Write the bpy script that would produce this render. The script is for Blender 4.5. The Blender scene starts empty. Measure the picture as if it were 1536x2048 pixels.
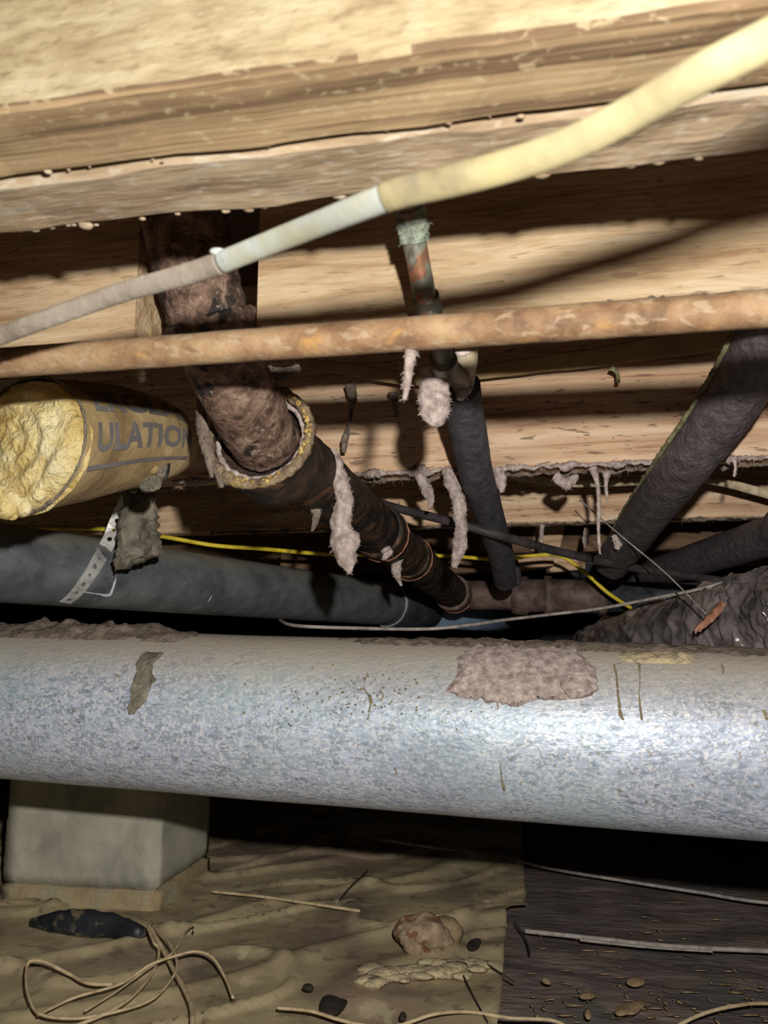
import bpy, bmesh, math, random
from mathutils import Vector, Matrix, noise
random.seed(7)
R = math.radians
F = 1540.0; TH = math.atan(264/1540.0); CT, ST = math.cos(TH), math.sin(TH)
CZ = 0.40                       # camera height above the ground
PSI = R(10.7)                   # the joists run a little askew to the view
scene = bpy.context.scene

# ---------------------------------------------------------------- camera, world, light
cam_d = bpy.data.cameras.new('camera'); cam = bpy.data.objects.new('camera', cam_d)
scene.collection.objects.link(cam); scene.camera = cam
cam.location = (0, 0, CZ); cam.rotation_euler = (R(90)+TH, 0, 0)
cam_d.sensor_fit = 'HORIZONTAL'; cam_d.sensor_width = 36; cam_d.lens = 36*F/1536
cam_d.clip_start = 0.01
cam_d.dof.use_dof = True; cam_d.dof.focus_distance = 0.78; cam_d.dof.aperture_fstop = 19
w = bpy.data.worlds.new('world'); scene.world = w; w.use_nodes = True
w.node_tree.nodes['Background'].inputs[0].default_value = (0.85, 0.9, 1, 1)
w.node_tree.nodes['Background'].inputs[1].default_value = 0.016
ld = bpy.data.lights.new('torch', 'POINT'); lo = bpy.data.objects.new('torch', ld)
scene.collection.objects.link(lo); lo.location = (0.036, -0.008, CZ+0.072)
ld.energy = 1.0; ld.shadow_soft_size = 0.007; ld.color = (1, 0.97, 0.93)
ld.use_nodes = True
_n = ld.node_tree; _e = _n.nodes['Emission']; _f = _n.nodes.new('ShaderNodeLightFalloff')
_f.inputs['Strength'].default_value = 28.0; _f.inputs['Smooth'].default_value = 0.0
_n.links.new(_f.outputs['Linear'], _e.inputs['Strength'])
scene.view_settings.view_transform = 'Standard'; scene.view_settings.look = 'None'
scene.view_settings.gamma = 1; scene.view_settings.exposure = 0.0
scene.view_settings.use_curve_mapping = False

# ---------------------------------------------------------------- helpers
def ray(px, py):
    u = (px-768)/F; v = (1024-py)/F
    return Vector((u, CT - v*ST, ST + v*CT))
def P(px, py, D):
    r = ray(px, py); return Vector((0, 0, CZ)) + r*(D/r.y)
def G(px, py, z=0.0):
    r = ray(px, py); return Vector((0, 0, CZ)) + r*((z-CZ)/r.z)
def link(o): scene.collection.objects.link(o); return o
def tag(o, label=None, cat=None, group=None, kind=None):
    if label: o['label'] = label
    if cat: o['category'] = cat
    if group: o['group'] = group
    if kind: o['kind'] = kind
    return o
def mesh_obj(name, verts, faces, mat, parent=None, smooth=True):
    me = bpy.data.meshes.new(name); me.from_pydata([tuple(v) for v in verts], [], faces)
    bm = bmesh.new(); bm.from_mesh(me); bmesh.ops.recalc_face_normals(bm, faces=bm.faces); bm.to_mesh(me); bm.free()
    me.materials.append(mat)
    if smooth: me.polygons.foreach_set('use_smooth', [True]*len(me.polygons))
    o = link(bpy.data.objects.new(name, me))
    if parent is not None:
        o.parent = parent; o.matrix_parent_inverse = parent.matrix_world.inverted() if False else Matrix.Translation(-Vector(parent.location)) if parent.rotation_euler.z == 0 else (Matrix.Translation(parent.location) @ Matrix.Rotation(parent.rotation_euler.z, 4, 'Z')).inverted()
    return o
def empty(name, loc, label, cat, group=None):
    o = link(bpy.data.objects.new(name, None)); o.location = loc; o.empty_display_size = 0.02
    return tag(o, label, cat, group)
def fbm(p, s, oct=3):
    a = 0; k = 1; t = 0
    for i in range(oct):
        a += k*noise.noise(p*s + Vector((i*7.3, 1.7*i, -3.1*i))); t += k; k *= .55; s *= 2.1
    return a/t
def spline(pts, n):
    """Catmull-Rom through a list of tuples (x,y,z,r,...)"""
    out = []; m = len(pts)
    if m == 2:
        for i in range(n+1):
            t = i/n; out.append(tuple(a+(b-a)*t for a, b in zip(pts[0], pts[1])))
        return out
    for i in range(m-1):
        p0 = pts[max(i-1, 0)]; p1 = pts[i]; p2 = pts[i+1]; p3 = pts[min(i+2, m-1)]
        k = max(2, n//(m-1))
        for j in range(k):
            t = j/k
            out.append(tuple(.5*((2*b)+(-a+c)*t+(2*a-5*b+4*c-d)*t*t+(-a+3*b-3*c+d)*t**3) for a, b, c, d in zip(p0, p1, p2, p3)))
    out.append(tuple(pts[-1])); return out
def tube_geo(pts, rad, n=40, segs=20, squash=1.0, ref=None, na=0.0, ns=60, cap=True, fn=None, hairs=0, hair=0.006, twist=0):
    P4 = [tuple(p)+(r,) for p, r in zip(pts, rad if hasattr(rad, '__len__') else [rad]*len(pts))]
    S = spline(P4, n); C = [Vector(s[:3]) for s in S]; rr = [max(s[3], 1e-4) for s in S]
    V = []; Fc = []; m = len(C)
    T = [(C[min(i+1, m-1)]-C[max(i-1, 0)]).normalized() for i in range(m)]
    a = T[0].cross(Vector((0, 0, 1)));
    if a.length < .1: a = T[0].cross(Vector((1, 0, 0)))
    a.normalize()
    for i in range(m):
        if ref is not None:
            rv = ref if isinstance(ref, Vector) else (Vector((0, 0, CZ))-C[i])
            a = T[i].cross(rv).normalized()
        else:
            a = (a - T[i]*a.dot(T[i])).normalized()
        b = T[i].cross(a)
        for j in range(segs):
            th = 2*math.pi*j/segs + twist*i/m
            d = a*math.cos(th) + b*math.sin(th)*squash
            r = rr[i]
            q = C[i]+d*r
            if na: r = r*(1 + na*fbm(q, ns))
            if fn: r = r*fn(i/(m-1), th, q)
            V.append(C[i]+d*r)
    for i in range(m-1):
        for j in range(segs):
            k = (j+1) % segs
            Fc.append((i*segs+j, i*segs+k, (i+1)*segs+k, (i+1)*segs+j))
    if cap:
        for e, i in ((0, 0), (1, m-1)):
            c = len(V); V.append(C[i] + T[i]*(rr[i]*.15*(1 if e else -1)))
            for j in range(segs):
                k = (j+1) % segs; Fc.append((c, i*segs+j, i*segs+k))
    for h in range(hairs):
        v = V[random.randrange(m*segs)]; i = min(range(m), key=lambda q: (C[q]-v).length_squared)
        d = (v-C[i]).normalized()+Vector([random.uniform(-.8, .8) for _ in range(3)]); d.normalize()
        L = hair*random.uniform(.3, 1); s = d.cross(Vector((random.random(), 1, .3))).normalized()*.00025
        mid = v+d*L*.5+Vector((0, 0, -L*.1)); c = len(V)
        V += [v-s, v+s, mid+s*.7, mid-s*.7, v+d*L+Vector((0, 0, -L*.4))]
        Fc += [(c, c+1, c+2, c+3), (c+3, c+2, c+4)]
    return V, Fc
def tube(name, pts, rad, mat, parent=None, **k):
    V, Fc = tube_geo(pts, rad, **k); return mesh_obj(name, V, Fc, mat, parent)
def lathe(name, o, d, prof, mat, parent=None, segs=36, na=0, ns=80):
    """prof: list of (distance along d, radius)"""
    o = Vector(o); d = Vector(d).normalized(); a = d.cross(Vector((0, 0, 1))).normalized(); b = d.cross(a)
    V = []; Fc = []; m = len(prof)
    for t, r in prof:
        for j in range(segs):
            th = 2*math.pi*j/segs; q = o+d*t+(a*math.cos(th)+b*math.sin(th))*r
            if na: q += (a*math.cos(th)+b*math.sin(th))*na*r*fbm(q, ns)
            V.append(q)
    for i in range(m-1):
        for j in range(segs):
            k = (j+1) % segs; Fc.append((i*segs+j, i*segs+k, (i+1)*segs+k, (i+1)*segs+j))
    for i in (0, m-1):
        Fc.append(tuple(i*segs+j for j in range(segs)))
    ob = mesh_obj(name, V, Fc, mat, parent)
    return ob
def rows_interp(rows, t):
    n = len(rows)-1; x = min(t*n, n-1e-6); i = int(x); f = x-i
    return [a+(b-a)*f for a, b in zip(rows[i], rows[i+1])]
def pillow(name, rows, D, th, mat, parent=None, nu=24, nv=30, na=.5, ns=60, edge=5, fold=None, D2=None):
    """rows: (y, x_left, x_right) in photo pixels at depth D; a closed body of thickness th"""
    V = []; Fc = []
    rows = sorted(rows)
    for side in (0, 1):
        for i in range(nv+1):
            t = i/nv; y, xl, xr = rows_interp(rows, t)
            for j in range(nu+1):
                s = j/nu
                e = edge*noise.noise(Vector((y*.11, s*3, 2.2)))*(1 if side == 0 else 1)
                x = xl+(xr-xl)*s + e*(abs(s-.5)*2)
                yy = y + edge*noise.noise(Vector((x*.13, t*2, 7.7)))*(abs(t-.5)*2)
                dd = D if D2 is None else D+(D2-D)*t
                prof = (max(0, 1-(2*s-1)**4)*max(0, 1-(2*t-1)**4))**.5
                p = P(x, yy, dd)
                h = th*.5*prof*(1+na*fbm(p, ns)) if side == 0 else -th*.5*prof
                if fold: h += fold(s, t)
                p.y -= h
                V.append(p)
    W = nu+1; N = (nv+1)*W
    for side in (0, 1):
        for i in range(nv):
            for j in range(nu):
                a = side*N+i*W+j; Fc.append((a, a+1, a+W+1, a+W))
    bd = [j for j in range(W)]+[i*W+nu for i in range(1, nv+1)]+[nv*W+j for j in range(nu-1, -1, -1)]+[i*W for i in range(nv-1, 0, -1)]
    for k in range(len(bd)):
        a = bd[k]; b = bd[(k+1) % len(bd)]; Fc.append((a, b, N+b, N+a))
    return mesh_obj(name, V, Fc, mat, parent)
def blob_geo(c, r, sub=2, na=.4, ns=80, sc=(1, 1, 1)):
    bm = bmesh.new(); bmesh.ops.create_icosphere(bm, subdivisions=sub, radius=1)
    off = Vector((random.random()*9, random.random()*9, 0))
    V = [Vector(c)+Vector((v.co.x*sc[0], v.co.y*sc[1], v.co.z*sc[2]))*r*(1+na*fbm(v.co*r+off, ns)) for v in bm.verts]
    Fc = [tuple(v.index for v in f.verts) for f in bm.faces]; bm.free(); return V, Fc
def join(geos):
    V = []; Fc = []
    for v, f in geos:
        k = len(V); V += v; Fc += [tuple(i+k for i in q) for q in f]
    return V, Fc

# ---------------------------------------------------------------- materials
def c4(c): return (*[((x/255+.055)/1.055)**2.4 if x/255 > .04045 else x/255/12.92 for x in c], 1)
MATS = {}
def mat(name, cols, scale=20, stretch=(1, 1, 1), rough=.85, metal=0, bump=.4, bscale=300, bdist=.001, specks=(), spec=.3, dust=None, detail=8, bump2=0, dist=0.3, crisp=(.35, .65)):
    m = bpy.data.materials.new(name); m.use_nodes = True; nt = m.node_tree; N = nt.nodes; L = nt.links
    bs = N['Principled BSDF']; bs.inputs['Roughness'].default_value = rough; bs.inputs['Metallic'].default_value = metal
    bs.inputs['Specular IOR Level'].default_value = spec
    tc = N.new('ShaderNodeTexCoord'); mp = N.new('ShaderNodeMapping'); mp.inputs['Scale'].default_value = stretch
    L.new(tc.outputs['Object'], mp.inputs['Vector'])
    n1 = N.new('ShaderNodeTexNoise'); n1.inputs['Scale'].default_value = scale; n1.inputs['Detail'].default_value = detail
    n1.inputs['Roughness'].default_value = .65; n1.inputs['Distortion'].default_value = dist
    L.new(mp.outputs[0], n1.inputs['Vector'])
    cr = N.new('ShaderNodeValToRGB'); L.new(n1.outputs['Fac'], cr.inputs[0])
    k = len(cols)
    while len(cr.color_ramp.elements) < k: cr.color_ramp.elements.new(.5)
    for i, c in enumerate(cols):
        cr.color_ramp.elements[i].position = crisp[0]+(crisp[1]-crisp[0])*i/(k-1); cr.color_ramp.elements[i].color = c4(c)
    col = cr.outputs[0]
    for si, (sc, ss, sstr, lo_, hi_, amt) in enumerate(specks):
        mp2 = N.new('ShaderNodeMapping'); mp2.inputs['Scale'].default_value = sstr; mp2.inputs['Location'].default_value = (si*3.3, 1.1*si, 2)
        L.new(tc.outputs['Object'], mp2.inputs['Vector'])
        n2 = N.new('ShaderNodeTexNoise'); n2.inputs['Scale'].default_value = ss; n2.inputs['Detail'].default_value = 5; n2.inputs['Distortion'].default_value = .5
        L.new(mp2.outputs[0], n2.inputs['Vector'])
        mr = N.new('ShaderNodeMapRange'); mr.inputs[1].default_value = lo_; mr.inputs[2].default_value = hi_; mr.inputs[4].default_value = amt
        L.new(n2.outputs['Fac'], mr.inputs[0])
        mx = N.new('ShaderNodeMix'); mx.data_type = 'RGBA'; L.new(mr.outputs[0], mx.inputs[0]); L.new(col, mx.inputs[6]); mx.inputs[7].default_value = c4(sc)
        col = mx.outputs[2]
    if dust:
        dc, lo_, hi_, amt = dust
        ge = N.new('ShaderNodeNewGeometry'); sx = N.new('ShaderNodeSeparateXYZ'); L.new(ge.outputs['Normal'], sx.inputs[0])
        ad = N.new('ShaderNodeMath'); ad.operation = 'MULTIPLY_ADD'; L.new(n1.outputs['Fac'], ad.inputs[0]); ad.inputs[1].default_value = .6; L.new(sx.outputs['Z'], ad.inputs[2])
        mr = N.new('ShaderNodeMapRange'); mr.inputs[1].default_value = lo_; mr.inputs[2].default_value = hi_; mr.inputs[4].default_value = amt; L.new(ad.outputs[0], mr.inputs[0])
        mx = N.new('ShaderNodeMix'); mx.data_type = 'RGBA'; L.new(mr.outputs[0], mx.inputs[0]); L.new(col, mx.inputs[6]); mx.inputs[7].default_value = c4(dc)
        col = mx.outputs[2]
        if metal:
            mm = N.new('ShaderNodeMath'); mm.operation = 'MULTIPLY_ADD'; L.new(mr.outputs[0], mm.inputs[0]); mm.inputs[1].default_value = -metal; mm.inputs[2].default_value = metal
            L.new(mm.outputs[0], bs.inputs['Metallic'])
    L.new(col, bs.inputs['Base Color'])
    if bump:
        nb = N.new('ShaderNodeTexNoise'); nb.inputs['Scale'].default_value = bscale; nb.inputs['Detail'].default_value = 6
        L.new(mp.outputs[0], nb.inputs['Vector'])
        bp = N.new('ShaderNodeBump'); bp.inputs['Strength'].default_value = bump; bp.inputs['Distance'].default_value = bdist
        L.new(nb.outputs['Fac'], bp.inputs['Height'])
        if bump2:
            b2 = N.new('ShaderNodeBump'); b2.inputs['Strength'].default_value = bump2; b2.inputs['Distance'].default_value = bdist*6
            L.new(n1.outputs['Fac'], b2.inputs['Height']); L.new(b2.outputs[0], bp.inputs['Normal'])
        L.new(bp.outputs[0], bs.inputs['Normal'])
    MATS[name] = m; return m
X8 = (.12, 1, 1)
woodA = mat('dusty_pale_wood', [(144, 124, 92), (170, 152, 116), (184, 168, 132), (196, 182, 148)], 75, (.28, 1, 1), bump=.55, bscale=420, bdist=.0016,
            specks=[((122, 98, 68), 300, (.35, 1, 1), .56, .66, .42), ((214, 200, 160), 14, (.3, 1, 1), .5, .7, .5), ((120, 96, 66), 22, (.1, 1, 1), .64, .72, .4)])
woodA2 = mat('bare_underside_wood', [(122, 98, 70), (158, 132, 98), (178, 152, 114), (190, 166, 128)], 60, (.03, 1, 1), bump=.5, bscale=420, bdist=.0014,
            specks=[((92, 70, 52), 120, (.012, 1, 1), .53, .60, .75), ((196, 178, 140), 260, (.6, 1, 1), .58, .66, .6), ((176, 160, 124), 16, (.5, 1, 1), .52, .66, .5)])
woodA3 = mat('greyed_joist_wood', [(134, 112, 88), (160, 138, 110), (178, 156, 126), (176, 164, 142)], 90, (.15, 1, 1), bump=.5, bscale=420, bdist=.0016,
            specks=[((200, 190, 170), 260, (.35, 1, 1), .55, .66, .6), ((110, 86, 66), 60, (.1, 1, 1), .62, .72, .5), ((150, 150, 140), 9, (1, 1, 1), .55, .66, .45)])
woodB = mat('raw_pine', [(154, 124, 92), (182, 154, 118), (198, 172, 136), (208, 186, 152)], 70, X8, bump=.8, bscale=300, bdist=.0018,
            specks=[((140, 98, 66), 60, (.08, 1, 1), .56, .7, .5), ((132, 106, 80), 260, (.2, 1, 1), .60, .68, .6)])
woodC = mat('pinkish_pine', [(164, 126, 98), (200, 164, 130), (216, 184, 150), (228, 202, 170)], 80, (.06, 1, 1), bump=.7, bscale=260, bdist=.0018,
            specks=[((120, 92, 74), 240, (.2, 1, 1), .60, .66, .8), ((168, 150, 134), 20, (.3, 1, 1), .58, .7, .3)])
woodD = mat('far_shade_wood', [(70, 52, 40), (104, 80, 60), (130, 102, 78)], 30, X8, bump=.4)  # far timber: the torch's fading with distance is put into this dark colour
rust = mat('rusty_pipe', [(112, 86, 62), (144, 112, 82), (166, 134, 100), (180, 150, 114)], 28, (1, 1, 1), rough=.65, bump=.6, bscale=400, bdist=.0008,
           specks=[((196, 150, 84), 70, (.7, 1, 1), .60, .7, .6), ((188, 166, 136), 200, (.5, 1, 1), .56, .66, .6), ((100, 78, 64), 140, (.5, 1, 1), .60, .7, .5)], dust=((168, 148, 122), .8, 1.3, .7))
iron = mat('rusted_cast_iron', [(62, 48, 40), (98, 76, 62), (130, 104, 88), (156, 134, 116)], 70, rough=.75, bump=.9, bscale=300, bdist=.0018,
           specks=[((30, 28, 28), 26, (1, 1, 1), .57, .61, .9), ((184, 164, 146), 260, (1, 1, 1), .6, .68, .6)], bump2=.4)
ironblk = mat('blackened_iron', [(24, 20, 18), (48, 38, 32), (78, 58, 44)], 40, rough=.6, bump=.7, bscale=260, bdist=.0015,
           specks=[((120, 84, 56), 50, (1, 1, 1), .58, .68, .6)], dust=((140, 126, 112), 1.0, 1.35, .85))
ironbrn = mat('brown_iron_fitting', [(62, 50, 48), (96, 78, 72), (122, 100, 90)], 40, rough=.5, bump=.5, bscale=260, bdist=.001, dust=((120, 112, 112), 1.05, 1.3, .6))
ringm = mat('hub_lip', [(84, 68, 52), (122, 102, 80), (150, 130, 104), (172, 146, 96)], 60, rough=.5, bump=1, bscale=300, bdist=.002, bump2=.5)
gold = mat('gold_sealant', [(130, 104, 60), (176, 144, 80), (216, 190, 116)], 220, rough=.5, metal=.1, bump=.8, bscale=500)
coppr = mat('copper_worn', [(84, 76, 64), (120, 96, 76), (156, 108, 80), (184, 122, 88)], 50, (1, 1, .4), rough=.45, metal=.3, bump=.4,
            specks=[((132, 140, 124), 90, (1, 1, 1), .46, .54, .85), ((90, 84, 72), 160, (1, 1, 1), .55, .62, .7)])
patina = mat('green_patina', [(96, 104, 94), (128, 134, 116), (150, 160, 140), (160, 190, 176)], 90, bump=.9, bscale=300, bdist=.0015, bump2=.4,
             specks=[((150, 110, 80), 60, (1, 1, 1), .6, .7, .6)])
copdk = mat('dark_copper', [(66, 64, 56), (90, 86, 74), (110, 92, 76)], 60, rough=.45, metal=.3)
foam = mat('black_foam', [(58, 56, 60), (76, 74, 78), (92, 88, 92)], 120, rough=.7, bump=.9, bscale=420, bdist=.0009, spec=.4,
           specks=[((150, 138, 128), 500, (1, 1, 1), .66, .72, .6)])
foam2 = mat('wrinkled_black_foam', [(66, 60, 62), (84, 76, 78), (100, 92, 94)], 90, rough=.5, bump=1, bscale=260, bdist=.0022, spec=.5,
            specks=[((126, 110, 104), 400, (1, 1, 1), .64, .7, .5)])
seam = mat('glue_seam', [(92, 86, 60), (128, 124, 88), (150, 146, 112)], 100, bump=.8)
galv = mat('galvanised_steel', [(152, 162, 174), (172, 182, 196), (190, 200, 216), (208, 216, 232)], 120, (.5, 1, 1), rough=.5, metal=.25, bump=.6, bscale=300, bdist=.0012, spec=.5,
           specks=[((118, 132, 146), 230, (.4, 1, 1), .55, .63, .6), ((232, 230, 230), 380, (.8, 1, 1), .52, .58, .75), ((140, 150, 166), 9, (.5, 1, 1), .52, .7, .45), ((136, 120, 98), 260, (1, 1, 1), .63, .68, .75), ((168, 196, 190), 6, (1, 1, 1), .5, .68, .4)],
           dust=((176, 164, 144), .55, 1.15, .9), dist=.8)
lint = mat('grey_lint', [(132, 116, 108), (158, 142, 134), (180, 164, 154), (200, 184, 176)], 160, bump=.8, bscale=600, bdist=.0014)
lintd = mat('brown_lint', [(96, 84, 72), (128, 114, 100), (156, 140, 124)], 90, bump=1, bscale=400, bdist=.002, bump2=.5)
felt = mat('grey_felt', [(96, 90, 78), (130, 122, 106), (156, 146, 128)], 60, bump=1, bscale=300, bdist=.002, bump2=.6)
abs_ = mat('grey_black_plastic', [(74, 80, 82), (96, 100, 102), (114, 118, 116)], 20, (.3, 1, 1), rough=.42, bump=.12, bscale=200, spec=.5,
           specks=[((140, 144, 146), 140, (.2, 1, 1), .64, .72, .5)], dust=((140, 136, 124), .65, 1.1, .85))
absd = mat('black_plastic', [(40, 44, 46), (56, 60, 64), (70, 74, 78)], 30, rough=.4, bump=.2, dust=((104, 102, 98), 1.0, 1.35, .6))
blue = mat('blue_grey_pipe', [(96, 114, 138), (116, 134, 158), (130, 146, 168)], 14, rough=.5, bump=.1)
chalk = mat('white_scuff', [(170, 178, 180), (206, 212, 212)], 60)
nm = mat('dusty_white_cable', [(128, 116, 88), (160, 148, 112), (178, 166, 126), (186, 176, 138)], 14, (1, 1, 1), rough=.6, bump=.3, bscale=200,
         specks=[((120, 110, 96), 60, (1, 1, 1), .6, .7, .5), ((176, 164, 116), 20, (1, 1, 1), .5, .65, .6)])
nmg = mat('grey_dusty_sheath', [(140, 128, 112), (170, 158, 142), (190, 178, 162)], 30, rough=.8, bump=.4)
nmw = mat('clean_white_sheath', [(182, 188, 182), (206, 212, 206)], 18, rough=.5, bump=.15, specks=[((130, 124, 112), 50, (1, 1, 1), .64, .7, .7), ((180, 172, 128), 20, (1, 1, 1), .50, .64, .7)])
nmt = mat('tan_cable', [(150, 132, 104), (196, 178, 146), (216, 200, 172)], 40, bump=.3)
kraft = mat('kraft_paper', [(132, 110, 76), (170, 146, 104), (196, 172, 128)], 18, (1, 1, 1), rough=.7, bump=.4, bscale=90, bdist=.002, bump2=.3)
paperd = mat('brown_facing', [(150, 126, 86), (176, 150, 106)], 20, bump=.2)
ink = mat('grey_ink', [(104, 100, 100), (122, 116, 112)], 60, bump=0, rough=.8)
glassw = mat('yellow_fibreglass', [(184, 152, 84), (216, 190, 122), (232, 212, 150), (240, 226, 176)], 36, (1, 1, 1), bump=1, bscale=260, bdist=.003, bump2=.6,
             specks=[((150, 140, 124), 40, (1, 1, 1), .68, .74, .7)])
yel = mat('yellow_sheath', [(196, 168, 36), (222, 198, 52), (230, 210, 80)], 50, rough=.5, bump=.1, specks=[((120, 104, 60), 30, (1, 1, 1), .58, .7, .6)])
blk = mat('black_cable_sheath', [(46, 42, 42), (64, 58, 58), (80, 72, 70)], 60, rough=.6, bump=.3)
wgrey = mat('dusty_wire', [(120, 112, 106), (150, 142, 134), (170, 162, 152)], 80, bump=.3)
wtan = mat('dusty_tan_wire', [(160, 138, 106), (190, 168, 132), (206, 186, 150)], 80, bump=.3)
steel = mat('zinc_strap', [(176, 174, 168), (208, 206, 200), (226, 224, 218)], 60, rough=.4, metal=.3, bump=.1)
flex = mat('wrinkled_foil_film', [(74, 68, 70), (112, 104, 104), (150, 140, 138)], 18, rough=.2, metal=.35, spec=.8, bump=.3, bscale=120, bdist=.003,
           dust=((158, 142, 130), .85, 1.25, .8))
rustp = mat('rusty_flake', [(110, 72, 52), (150, 104, 82), (178, 136, 114)], 60, bump=.8)
conc = mat('concrete', [(148, 144, 128), (168, 164, 146), (184, 178, 160)], 14, bump=.6, bscale=220, bdist=.0012,
           specks=[((124, 122, 114), 12, (1, 1, 1), .58, .72, .5), ((164, 156, 136), 40, (1, 1, 1), .62, .72, .5)])
concd = mat('muddy_concrete', [(144, 124, 94), (166, 148, 114), (150, 150, 130)], 14, bump=.8, bscale=160, bdist=.002, bump2=.3)
soil = mat('dark_soil_felt', [(78, 70, 70), (112, 98, 94), (142, 126, 114)], 22, (.35, 1, 1), rough=.8, bump=.8, bscale=110, bdist=.004, bump2=.3,
           specks=[((160, 138, 112), 90, (.4, 1, 1), .62, .70, .5), ((78, 84, 80), 9, (1, 1, 1), .5, .66, .6), ((128, 96, 80), 24, (.5, 1, 1), .58, .70, .5)])
poly = mat('muddy_poly_sheet', [(128, 114, 96), (160, 144, 114), (180, 164, 128), (194, 178, 140)], 7, (1, 1, 1), rough=.5, bump=.5, bscale=50, bdist=.002, spec=.4,
           specks=[((98, 84, 74), 40, (1, 1, 1), .58, .7, .6), ((190, 172, 134), 16, (1, 2, 1), .6, .7, .4), ((132, 108, 98), 2.2, (1, 1, 1), .52, .60, .6), ((86, 78, 68), 5, (1, 1, 1), .60, .66, .55), ((210, 196, 160), 24, (1, 1, 1), .62, .68, .5)])
blackp = mat('black_sheet', [(28, 30, 34), (44, 46, 50)], 30, rough=.4, specks=[((120, 106, 84), 50, (1, 1, 1), .56, .66, .7)])
rockm = mat('stained_stone', [(128, 106, 82), (156, 136, 110), (176, 158, 134)], 60, bump=.8, specks=[((110, 66, 36), 55, (1, 1, 1), .54, .6, .8)])
leafm = mat('dry_leaf', [(104, 84, 60), (140, 118, 88), (160, 140, 110)], 60, bump=.5)
barkm = mat('dark_bark', [(40, 34, 32), (62, 52, 46)], 60, bump=.8)
wallm = mat('gloom_tinted_foundation', [(30, 28, 27), (42, 40, 38)], 10, bump=.5)  # walls coloured nearly black, so the distant darkness is in the paint
subf = mat('subfloor_board', [(60, 46, 34), (84, 66, 48)], 14, X8, bump=.4)
stainm = mat('brown_drip', [(110, 98, 76), (146, 134, 106)], 120, bump=.8)
foamy = mat('yellow_crust', [(140, 126, 106), (180, 164, 132), (206, 188, 142)], 90, bump=1, bscale=300, bdist=.002)

# ---------------------------------------------------------------- the setting
def slab_struct(name, x0, x1, y0, y1, z0, z1, m):
    V = [(x, y, z) for x in (x0, x1) for y in (y0, y1) for z in (z0, z1)]
    Fc = [(0, 1, 3, 2), (4, 6, 7, 5), (0, 4, 5, 1), (2, 3, 7, 6), (0, 2, 6, 4), (1, 5, 7, 3)]
    o = mesh_obj(name, V, Fc, m, smooth=False); o.rotation_euler.z = -PSI; o['kind'] = 'structure'; return o
JB = CZ+0.187; JH = 0.235
slab_struct('ceiling', -2.6, 2.6, -.6, 3.6, JB+JH, JB+JH+.02, subf)
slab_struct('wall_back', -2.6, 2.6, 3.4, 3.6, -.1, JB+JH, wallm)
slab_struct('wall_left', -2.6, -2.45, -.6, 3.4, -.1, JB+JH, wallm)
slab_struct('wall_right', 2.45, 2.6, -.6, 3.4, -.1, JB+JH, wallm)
# floor: uneven earth under old dark felt
V = []; Fc = []; nx, ny = 200, 160
for i in range(ny+1):
    for j in range(nx+1):
        x = -2.6+5.2*j/nx; y = -.6+4.2*i/ny
        V.append((x, y, -.006+.010*fbm(Vector((x, y, 0)), 5, 4) + .002*noise.noise(Vector((x*6, y*16, 0)))))
for i in range(ny):
    for j in range(nx):
        a = i*(nx+1)+j; Fc.append((a, a+1, a+nx+2, a+nx+1))
fl = mesh_obj('floor', V, Fc, soil); fl.rotation_euler.z = -PSI; fl['kind'] = 'structure'
# plastic sheet on the left half of the ground
def edge_x(y):                                   # ragged right edge of the sheet in plan
    a = G(1048, 1740); b = G(1052, 1838); c = G(1015, 1850); d = G(1002, 2048)
    if y > b.y: t = (y-b.y)/(a.y-b.y); return b.x+(a.x-b.x)*t
    t = (c.y-y)/(c.y-d.y); return c.x+(d.x-c.x)*t
def sheet_h(x, y):
    d1 = abs(noise.noise(Vector(((x*.9+y*.45)*2.2, (y*.9-x*.45)*6.0, .3)))); d2 = abs(noise.noise(Vector(((x*.7-y*.9)*7, (y+x)*2.6, 5.3))))
    h = .010+.007*math.exp(-(d1/.10)**2)+.008*math.exp(-(d2/.045)**2)+.012*fbm(Vector((x, y, 0)), 3.0, 3)
    return max(h, .004)+.005
V = []; Fc = []; nx, ny = 300, 260
for i in range(ny+1):
    y = .62+1.9*i/ny; ex = edge_x(y)+.006*noise.noise(Vector((0, y*30, 0)))
    for j in range(nx+1):
        x = -1.7+(ex+1.7)*j/nx; p = Vector((x, y, 0))
        V.append((x, y, sheet_h(x, y)))
for i in range(ny):
    for j in range(nx):
        a = i*(nx+1)+j; Fc.append((a, a+1, a+nx+2, a+nx+1))
sh = mesh_obj('plastic_sheet', V, Fc, poly)
tag(sh, 'muddy tan plastic sheet wrinkled over the ground on the left', 'plastic sheet')
md = sh.modifiers.new('t', 'SOLIDIFY'); md.thickness = .001; md.offset = 1

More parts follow.
